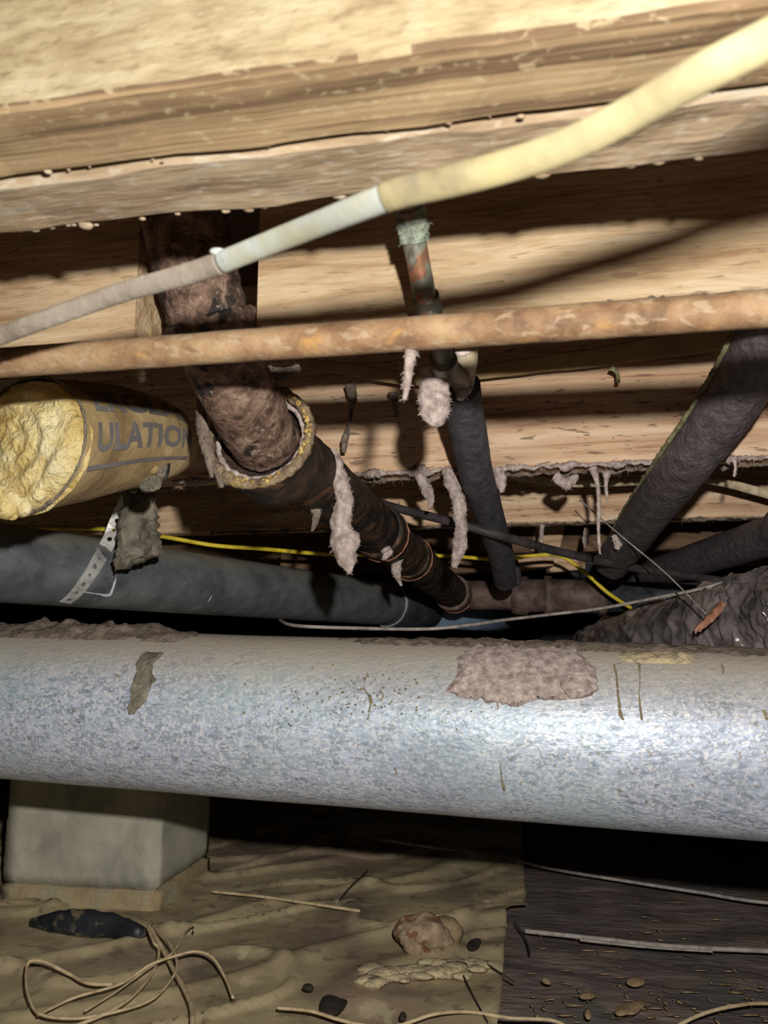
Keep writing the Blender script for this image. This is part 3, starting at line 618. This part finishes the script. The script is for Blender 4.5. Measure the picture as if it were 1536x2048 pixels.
def text_on(word, s0_, s1_, a0, a1):
    cu = bpy.data.curves.new('t', 'FONT'); cu.body = word; cu.size = 1; cu.offset = .035; cu.resolution_u = 3; cu.space_character = 1.02
    ob = link(bpy.data.objects.new('t', cu)); bpy.context.view_layer.update()
    me = bpy.data.meshes.new_from_object(ob.evaluated_get(bpy.context.evaluated_depsgraph_get()))
    bpy.data.objects.remove(ob)
    bm = bmesh.new(); bm.from_mesh(me)
    bmesh.ops.triangulate(bm, faces=bm.faces)
    bmesh.ops.subdivide_edges(bm, edges=[e for e in bm.edges if e.calc_length() > .15], cuts=2)
    bmesh.ops.triangulate(bm, faces=bm.faces)
    xs = [v.co.x for v in bm.verts]; ys = [v.co.y for v in bm.verts]; mx, Mx, my, My = min(xs), max(xs), min(ys), max(ys)
    V = [SK(s0_+(s1_-s0_)*(v.co.x-mx)/(Mx-mx), a0+(a1-a0)*(v.co.y-my)/(My-my), .0009) for v in bm.verts]
    Fc = [tuple(v.index for v in f.verts) for f in bm.faces]; bm.free()
    o = mesh_obj('printed_lettering', V, Fc, ink, facing, smooth=False); o['label'] = 'grey printed capitals reading '+word
text_on('ULATION', .10, .68, -.24, .20)
text_on('ERGLAS', .10, .66, .36, .78)
V = []; Fc = []
for i in range(41):
    s = .08+.58*i/40
    for a in (-.50, -.43): V.append(SK(s, a, .0018))
for i in range(40): Fc.append((2*i, 2*i+1, 2*i+3, 2*i+2))
mesh_obj('printed_rule', V, Fc, ink, facing)
fp = pillow('paper_flap', [(530, 236, 290), (600, 234, 300), (650, 232, 308), (690, 230, 312)], .508, .004, kraft, nu=40, nv=20, edge=3, fold=lambda s, t: .005*math.sin(s*14+t*1.5)*(.4+t))
tag(fp, 'folded brown paper flap in the joist gap left of the iron riser', 'paper')
# grey torn felt hanging in front of the waste pipe
fl_ = pillow('torn_felt', [(985, 246, 310), (1010, 246, 314), (1040, 238, 318), (1070, 234, 321), (1095, 236, 327), (1110, 228, 327), (1122, 226, 290), (1140, 232, 262)], .885, .022, felt, nu=40, nv=50, na=1.2, ns=50, edge=9, fold=lambda s, t: .006*math.sin(s*9)*(.3+t))
tag(fl_, 'grey crumbling felt scrap hanging beside the perforated strap', 'felt scrap')

# ---------------------------------------------------------------- silver duct
da = P(0, 1402, .835); db = P(1536, 1487, .668); RD = .0765
dd = (db-da).normalized()
du = empty('round_duct', P(768, 1445, .76), 'large silver galvanised round duct crossing the photo below the middle', 'duct')
V = []; Fc = []; n, sg = 260, 128; a = dd.cross(Vector((0, 0, 1))).normalized(); b = a.cross(dd)
o0 = da-dd*1.0; LL = (db-da).length+1.8
def dcyl(t, ph, off=0):            # t metres from da, ph: 0 toward camera, 90 up
    return da+dd*t+(a*math.cos(ph)+b*math.sin(ph))*(RD+off)
if a.y > 0: a = -a
if b.z < 0: b = -b
V = [None]*((n+1)*sg)
for i in range(n+1):
    t = -1.0+LL*i/n
    for j in range(sg):
        ph = 2*math.pi*j/sg; V[i*sg+j] = dcyl(t, ph, .0006*noise.noise(Vector((t*9, math.cos(ph)*2, math.sin(ph)*2))))
for i in range(n):
    for j in range(sg):
        l = (j+1) % sg; Fc.append((i*sg+j, i*sg+l, (i+1)*sg+l, (i+1)*sg+j))
body = mesh_obj('duct_body', V, Fc, galv, du)
md = body.modifiers.new('t', 'SOLIDIFY'); md.thickness = .0008; md.offset = -1
def duct_patch(name, rows, th, m, par=du, nu=60, nv=40, edge=6, na=.6, ns=70):
    rows = sorted(rows); V = []; Fc = []
    for i in range(nv+1):
        t = i/nv; y, xl, xr = rows_interp(rows, t)
        for j in range(nu+1):
            s = j/nu; x = xl+(xr-xl)*s+edge*2.2*fbm(Vector((y*.03, s*2, 2.2)), 1, 4)*(abs(s-.5)*2); yy = y+edge*2.4*fbm(Vector((x*.025, t, 7.7)), 1, 4)*(abs(t-.5)*2)
            e = min(s, 1-s, (t if rows[0][0] > 1300 else 1), 1-t)*2; prof = min(1, max(0, e)*7)
            q, nn = on_cyl(x, yy, da, dd, RD)
            h = th*prof*(.7+na*fbm(q, ns, 4)) if e > 0 else -.0015
            V.append(q+nn*h)
    W = nu+1
    for i in range(nv):
        for j in range(nu): c = i*W+j; Fc.append((c, c+1, c+W+1, c+W))
    return mesh_obj(name, V, Fc, m, par)
def D_on(t0, t1, p0, p1, hgt, m, name, nu=90, nv=30, seed=0, ns=45):
    V = []; Fc = []
    for i in range(nu+1):
        for j in range(nv+1):
            s = i/nu; u = j/nv; t = t0+(t1-t0)*s; ph = R(p0+(p1-p0)*u)
            pr = (max(0, 1-(2*s-1)**2)*max(0, 1-(2*u-1)**2))**.6
            q = dcyl(t, ph); h = hgt*pr*(.55+1.5*fbm(q+Vector((seed, 0, 0)), ns, 4))-.001*(1-pr)
            V.append(dcyl(t, ph, h))
    W = nv+1
    for i in range(nu):
        for j in range(nv): c = i*W+j; Fc.append((c, c+1, c+W+1, c+W))
    return mesh_obj(name, V, Fc, m)
tag(duct_patch('lint_mat', [(1300, 925, 1150), (1325, 912, 1180), (1350, 905, 1203), (1375, 888, 1200), (1388, 885, 1170), (1398, 930, 1110), (1408, 975, 1030)], .0042, lint, None, 110, 60, 12), 'broad purplish grey lint mat lying on the silver duct, right of centre', 'lint')
tag(duct_patch('lint_mat', [(1357, 1128, 1170), (1366, 1116, 1195), (1378, 1118, 1198), (1392, 1130, 1182), (1398, 1142, 1160)], .0085, lint, None, 40, 30, 4), 'rounded lint pad at the right end of the broad mat on the duct', 'lint')
tag(duct_patch('lint_mat', [(1303, 298, 326), (1315, 280, 318), (1330, 270, 304), (1345, 272, 306), (1358, 264, 316), (1380, 262, 298), (1400, 262, 292), (1415, 256, 276), (1430, 258, 266)], .0040, felt, None, 30, 60, 5), 'narrow vertical grey lint patch on the left part of the silver duct', 'lint')
tag(D_on(-.10, .235, 60, 135, .012, lintd, 'dust_mound', seed=3), 'brown dust and debris heaped on top of the duct at the far left', 'dust', kind='stuff')
tag(D_on(.36, .80, 66, 125, .0055, lintd, 'dust_mound', seed=9, ns=60), 'low crust of grey dust on top of the duct right of centre', 'dust', kind='stuff')
cr = D_on(.625, .69, 56, 74, .0040, foamy, 'foam_crust', seed=5, ns=70); tag(cr, 'yellowish crust on top of the duct under the wrinkled hose', 'crust')
def streak(pts, r, m=stainm):
    r = [q*.62 for q in r]
    o = tube('drip_stain', [on_cyl(x, y, da, dd, RD, -.0003)[0] for x, y in pts], r, m, du, n=70, segs=8, na=1.3, ns=260); return o
streak([(1228, 1328), (1233, 1350), (1236, 1385), (1240, 1420), (1246, 1440)], [.0015, .0012, .0013, .0020, .0016])
streak([(1278, 1330), (1280, 1355), (1279, 1400), (1284, 1440)], [.0014, .0008, .0009, .0015])
streak([(1232, 1328), (1262, 1322), (1282, 1330)], [.0008, .0007, .001])
streak([(1442, 1325), (1446, 1340), (1446, 1354)], [.0016, .0016, .0005])
streak([(994, 1392), (998, 1440), (1000, 1500), (1002, 1545), (1008, 1580), (1022, 1625)], [.0026, .0007, .0005, .0010, .0018, .0016])
streak([(880, 1575), (888, 1596)], [.0009, .0012]); streak([(790, 1535), (793, 1550)], [.0013, .0009])
streak([(735, 1345), (728, 1375), (742, 1400), (735, 1440)], [.0015, .0011, .0022, .0012])
streak([(758, 1378), (766, 1392), (756, 1410)], [.0008, .0014, .0008]); streak([(576, 1448), (584, 1452)], [.002, .0018], felt)
streak([(1528, 1420), (1534, 1440)], [.003, .0022])
V, Fc = join([blob_geo(on_cyl(random.gauss(720, 90), random.gauss(1390, 32), da, dd, RD, 0)[0], random.uniform(.0004, .0013), 1, .5, 300) for _ in range(160)]); q = mesh_obj('dirt_specks', V, Fc, stainm, du); q['kind'] = 'stuff'

# ---------------------------------------------------------------- wrinkled flexible hose on the right
def fxfn(t, th, q):
    t = t*11/6 - 5/6
    a = t*64+3.5*math.sin(th*1.0+1)+5*noise.noise(Vector((t*5, math.cos(th)*1.6, math.sin(th)*1.6)))
    return .95+.05*(1-abs(math.sin(a*.8)))**2+.13*(1-2*abs(noise.noise(Vector((t*30+th*2.2, th*2.2-t*16, 3)))))*abs(noise.noise(Vector((t*9, th, 8))))*2+.05*(1-2*abs(noise.noise(Vector((t*44-th*3, th*2+t*14, 6)))))+.015*noise.noise(Vector((t*90, th*7, 1)))
fx = empty('flexible_duct', P(1400, 1293, 1.0), 'crumpled black and silver flexible duct coming in from the right edge', 'duct')
tube('film_jacket', [P(1800, 1232, .72)+Vector((.10, -.07, .003))*k for k in range(5, 0, -1)]+[P(1800, 1232, .72), P(1660, 1252, .79), P(1536, 1272, .88), P(1400, 1297, 1.0), P(1280, 1318, 1.2), P(1170, 1350, 1.5), P(1120, 1370, 1.8)], .071, flex, fx, n=1080, segs=160, fn=fxfn)
rf = pillow('rusty_flake', [(1204, 1440, 1450), (1215, 1425, 1449), (1228, 1418, 1440), (1240, 1405, 1428), (1252, 1392, 1415), (1266, 1388, 1400)], .815, .008, rustp, nu=14, nv=30, na=1, edge=6)
tag(rf, 'rusty metal flake lying on the crumpled flexible duct', 'metal scrap')
# dim pipes beyond
o_ = tube('foam_pipe', [P(1300, 1150, 1.5), P(1420, 1110, 1.25), P(1540, 1072, 1.08), P(1700, 1020, .95), P(1700, 1020, .95)+Vector((.4, -.35, .02))], .028, foam2, n=40, segs=30, na=.05); tag(o_, 'dim grey foam covered pipe rising at the right edge behind the string', 'pipe')
o_ = tube('drain_hose', [P(1150, 1150, 1.72), P(1300, 1175, 1.6), P(1450, 1178, 1.5), P(1600, 1175, 1.4), P(2100, 1165, 1.2)], .030, absd, n=40, segs=30, na=.03); tag(o_, 'glossy black pipe lying behind the crumpled duct', 'pipe')
o_ = tube('foam_pipe', [P(960, 1080, 1.36), P(1000, 1095, 1.36), P(1022, 1125, 1.36), P(1030, 1160, 1.4)], .013, foam, n=30, segs=20); tag(o_, 'short black bent foam pipe behind the yellow cable', 'pipe')
def wood_scrap(x0, x1, y0, y1, D, m, label, tilt=0):
    a = P(x0, y1, D); b = P(x1, y0, D); V = []
    for x in (a.x, b.x):
        for y in (D, D+.04):
            for z in (a.z, b.z): V.append((x+(z-a.z)*tilt, y, z+(x-a.x)*.1))
    Fc = [(0, 1, 3, 2), (4, 6, 7, 5), (0, 4, 5, 1), (2, 3, 7, 6), (0, 2, 6, 4), (1, 5, 7, 3)]
    o = mesh_obj('wood_block', V, Fc, m, smooth=False); md = o.modifiers.new('b', 'BEVEL'); md.width = .002; return tag(o, label, 'wood block')
wood_scrap(1062, 1118, 1020, 1102, 1.56, woodC, 'pale short wood block standing behind the fourth joist', .25)
wood_scrap(1020, 1108, 1112, 1140, 1.55, woodC, 'low wood offcut just under the yellow cable behind the drain tee', 0)
wood_scrap(890, 985, 1122, 1150, 1.60, woodD, 'dim wood offcut behind the end of the sloping drain', 0)
wood_scrap(1100, 1170, 1105, 1145, 1.62, woodC, 'wood offcut right of the low one, beside the yellow cable bend', 0)
wood_scrap(560, 640, 1105, 1150, 1.5, woodD, 'dim wood offcut above the waste pipe left of the drain', 0)

# ---------------------------------------------------------------- pier
pc = Vector((-.332, 1.198, 0)); pdir = Vector((math.cos(R(9.6)), -math.sin(R(9.6)), 0)); pback = Vector((math.sin(R(9.6)), math.cos(R(9.6)), 0))
pr = empty('block_pier', (pc.x-.12, pc.y+.1, 0), 'grey concrete block pier standing on the ground at the left under the silver duct', 'pier')
def block(z0, z1, w_, d_, m, ox=0, oy=0, na=.0025):
    bm = bmesh.new(); bmesh.ops.create_cube(bm, size=1); bmesh.ops.bevel(bm, geom=bm.edges[:], offset=.022, segments=2, affect='EDGES')
    bmesh.ops.subdivide_edges(bm, edges=[e for e in bm.edges if e.calc_length() > .3], cuts=12, use_grid_fill=True)
    V = []
    for v in bm.verts:
        q = pc + pdir*(-w_/2+v.co.x*w_+ox) + pback*(d_/2+v.co.y*d_+oy); q.z = (z0+z1)/2+v.co.z*(z1-z0)
        q += Vector([na*fbm(q+Vector((k, 0, 0)), 28, 3) for k in (1, 5, 9)]); V.append(q)
    Fc = [tuple(v.index for v in f.verts) for f in bm.faces]; bm.free()
    return mesh_obj('concrete_block', V, Fc, m, pr)
zj = CZ-.3565
block(-.03, zj-.001, .254, .205, concd, .003, -.002, .005)
block(zj+.001, zj+.190, .25, .20, conc)
block(zj+.192, zj+.372, .25, .20, conc, .003, .004)
bp_ = tube('black_sheet_scrap', [G(60, 1845, .03), G(110, 1843, .035), G(170, 1846, .035), G(225, 1853, .032), G(275, 1868, .026), G(300, 1868, .022)], [.004, .013, .016, .015, .012, .004], blackp, n=40, segs=14, squash=.4, na=.3, ns=40, ref=Vector((0, -1, .3)))
tag(bp_, 'torn black plastic scrap at the foot of the block pier', 'plastic scrap')

# ---------------------------------------------------------------- on the ground
def gw(pts, r, label, m=wtan, grp=None, n=100):
    qs = []
    for x, y, z in pts:
        q = G(x, y, z)
        if q.x < edge_x(q.y):
            hh = sheet_h(q.x, q.y)+r+.001
            if q.z < hh: q = G(x, y, hh)
        qs.append(q)
    o = tube('thin_wire', qs, r, m, n=n, segs=10, na=.12, ns=80); return tag(o, label, 'wire', grp)
gw([(298, 1852, .05), (318, 1885, .045), (345, 1935, .035), (372, 1985, .034), (384, 2020, .033), (384, 2070, .03)], .0026, 'thickest dusty wire of the loose tangle, running down to the bottom edge')
gw([(296, 1856, .05), (308, 1885, .045), (318, 1900, .04), (308, 1940, .035), (268, 1990, .035), (215, 2025, .034), (150, 2052, .033)], .0018, 'dusty wire of the tangle curving down to the lower left')
gw([(305, 1850, .05), (335, 1880, .05), (352, 1915, .045), (348, 1950, .04), (305, 1998, .035), (230, 2024, .034), (150, 2037, .034), (80, 2028, .036), (58, 1995, .04), (52, 1960, .045), (54, 1930, .05)], .0015, 'long dusty wire looping round to the left edge of the ground')
gw([(54, 1932, .05), (62, 1922, .055), (90, 1924, .05), (140, 1949, .036), (175, 1966, .034), (225, 1969, .033)], .002, 'bent dusty wire end arching up at the far left')
gw([(75, 2030, .034), (150, 1995, .034), (240, 1968, .036), (300, 1930, .045), (350, 1912, .05), (392, 1903, .05), (425, 1915, .045), (450, 1955, .036), (466, 1995, .032)], .0016, 'dusty wire crossing the tangle and hooking over to the right')
gw([(170, 2022, .034), (230, 1985, .035), (300, 1935, .04), (345, 1905, .045), (372, 1862, .05), (390, 1848, .05), (388, 1862, .045)], .0012, 'thin dusty wire rising from the tangle to a hook by the pier')
gw([(425, 1783, .03), (520, 1793, .026), (600, 1804, .028), (680, 1816, .028), (720, 1822, .026)], .0022, 'pinkish dusty wire lying right of the pier foot')
gw([(740, 1676, .03), (880, 1697, .03), (1000, 1713, .022), (1100, 1737, .018), (1250, 1762, .018), (1400, 1785, .018), (1560, 1808, .018), (2100, 1850, .018)], .0026, 'long pale wire on the dark ground beneath the duct', wgrey)
gw([(1050, 1862, .012), (1200, 1878, .012), (1350, 1893, .012), (1560, 1903, .012), (1900, 1918, .012)], .0030, 'straight pale rod lying on the dark ground at right', wgrey)
gw([(1160, 1880, .016), (1300, 1895, .014), (1425, 1903, .014)], .0014, 'fine pale wire lying along the straight rod', wgrey)
gw([(555, 2016, .032), (620, 2022, .035), (680, 2040, .034), (740, 2052, .03), (800, 2050, .03), (870, 2028, .035), (940, 2024, .03), (1020, 2036, .024), (1100, 2040, .02), (1140, 2056, .018)], .0017, 'brown wavy wire along the bottom edge of the photo')
gw([(1340, 2060, .012), (1400, 2030, .018), (1470, 2012, .018), (1560, 2008, .012), (1900, 2030, .010)], .0019, 'brown wire arching at the bottom right corner')
gw([(925, 1948, .028), (945, 1990, .028), (975, 2045, .026)], .0011, 'dark fine twig near the sheet edge', barkm)
gw([(968, 1925, .028), (1000, 1945, .026), (1030, 1965, .016)], .0009, 'dark fine twig crossing the sheet edge', barkm)
gw([(1030, 1845, .018), (1052, 1880, .014), (1060, 1910, .014)], .0011, 'dark root bit by the end of the straight rod', barkm)
gw([(680, 1800, .03), (700, 1775, .03), (735, 1742, .03)], .0012, 'thin dark twig on the sheet under the duct', barkm)
# stone with a paler mate
c = G(842, 1868, .040)
V, Fc = blob_geo(c, .032, 4, .55, 34, (1.1, .8, .75)); tag(mesh_obj('stone', V, Fc, rockm), 'rust stained pale stone lying on the plastic sheet', 'stone')
c = G(890, 1866, .034)
V, Fc = blob_geo(c, .024, 3, .35, 30, (1, .8, .9)); tag(mesh_obj('stone', V, Fc, leafm), 'smaller tan stone touching the right of the stained one', 'stone')
def gblob(name, x, y, z, r, sc, m, label, cat, sub=3, na=.6, ns=60, kind=None):
    V, Fc = blob_geo(G(x, y, z), r, sub, na, ns, sc); return tag(mesh_obj(name, V, Fc, m), label, cat, kind=kind)
g = []
for i in range(60):
    t = random.random(); x = 735+t*240; y = 1955-t*30+random.gauss(0, 7); g.append(blob_geo(G(x, y, .026), random.uniform(.004, .012), 2, .7, 90, (1.6, 1, .5)))
V, Fc = join(g); tag(mesh_obj('wool_litter', V, Fc, foamy), 'pale strip of crumbled insulation on the plastic sheet below the stone', 'litter', kind='stuff')
def gflat(name, pts, z, m, label, cat):
    ctr = sum((G(x, y, z) for x, y in pts), Vector())/len(pts); V = [ctr+Vector((0, 0, .006))]; n = len(pts)
    for x, y in pts: V.append(G(x, y, z))
    V += [v-Vector((0, 0, .003)) for v in V[:]]
    Fc = [(0, 1+i, 1+(i+1) % n) for i in range(n)]+[(n+1, n+2+(i+1) % n, n+2+i) for i in range(n)]+[(1+i, n+2+i, n+2+(i+1) % n, 1+(i+1) % n) for i in range(n)]
    o = mesh_obj(name, V, Fc, m); md = o.modifiers.new('s', 'SUBSURF'); md.levels = 2; md.render_levels = 2; return tag(o, label, cat)
gflat('dry_leaf', [(1248, 1958), (1262, 1950), (1285, 1952), (1295, 1962), (1280, 1973), (1255, 1970)], .012, leafm, 'grey tan oval leaf on the dark ground below the rod', 'leaf')
gflat('dry_leaf', [(1165, 2016), (1178, 2014), (1186, 2026), (1182, 2038), (1170, 2036)], .012, leafm, 'small oval leaf near the bottom edge on the dark ground', 'leaf')
gflat('dry_leaf', [(1222, 2020), (1240, 2008), (1262, 2006), (1290, 1994), (1300, 2002), (1282, 2016), (1270, 2030), (1255, 2024), (1238, 2034)], .012, leafm, 'ragged tan leaf, largest on the dark ground', 'leaf')
gflat('dry_leaf', [(1152, 1990), (1170, 1984), (1196, 1984), (1190, 1994), (1168, 1998)], .012, leafm, 'thin tan leaf left of the grey oval one', 'leaf')
gflat('dry_leaf', [(1076, 1958), (1090, 1954), (1108, 1962), (1098, 1970)], .012, leafm, 'small tan leaf close to the plastic sheet edge', 'leaf')
gflat('bark_scrap', [(635, 1992), (662, 1984), (684, 1998), (700, 1996), (690, 2016), (668, 2032), (640, 2034)], .034, barkm, 'black bark scrap on the plastic sheet at bottom centre', 'bark')
gflat('bark_scrap', [(598, 1972), (615, 1966), (634, 1974), (620, 1982)], .034, barkm, 'small dark scrap left of the black bark', 'bark')
gflat('bark_scrap', [(930, 1884), (948, 1876), (968, 1874), (958, 1898), (936, 1902)], .030, barkm, 'dark scrap right of the two stones', 'bark')
gflat('bark_scrap', [(795, 2026), (812, 2022), (816, 2036), (800, 2042)], .034, barkm, 'tiny dark scrap beside the wavy wire', 'bark')
g = []
for i in range(200):
    x = random.uniform(1060, 1800); y = random.uniform(1780, 2045) if i % 2 else random.gauss(2000, 25)
    q = G(x, y, .003); t = random.uniform(0, 3.1); g.append(blob_geo(q, random.uniform(.0005, .0016), 1, .7, 400, (1+7*abs(math.cos(t))**3, 1+5*abs(math.sin(t))**3, .5)))
V, Fc = join(g); tag(mesh_obj('ground_litter', V, Fc, leafm), 'fine tan plant litter scattered over the dark ground at right', 'litter', kind='stuff')
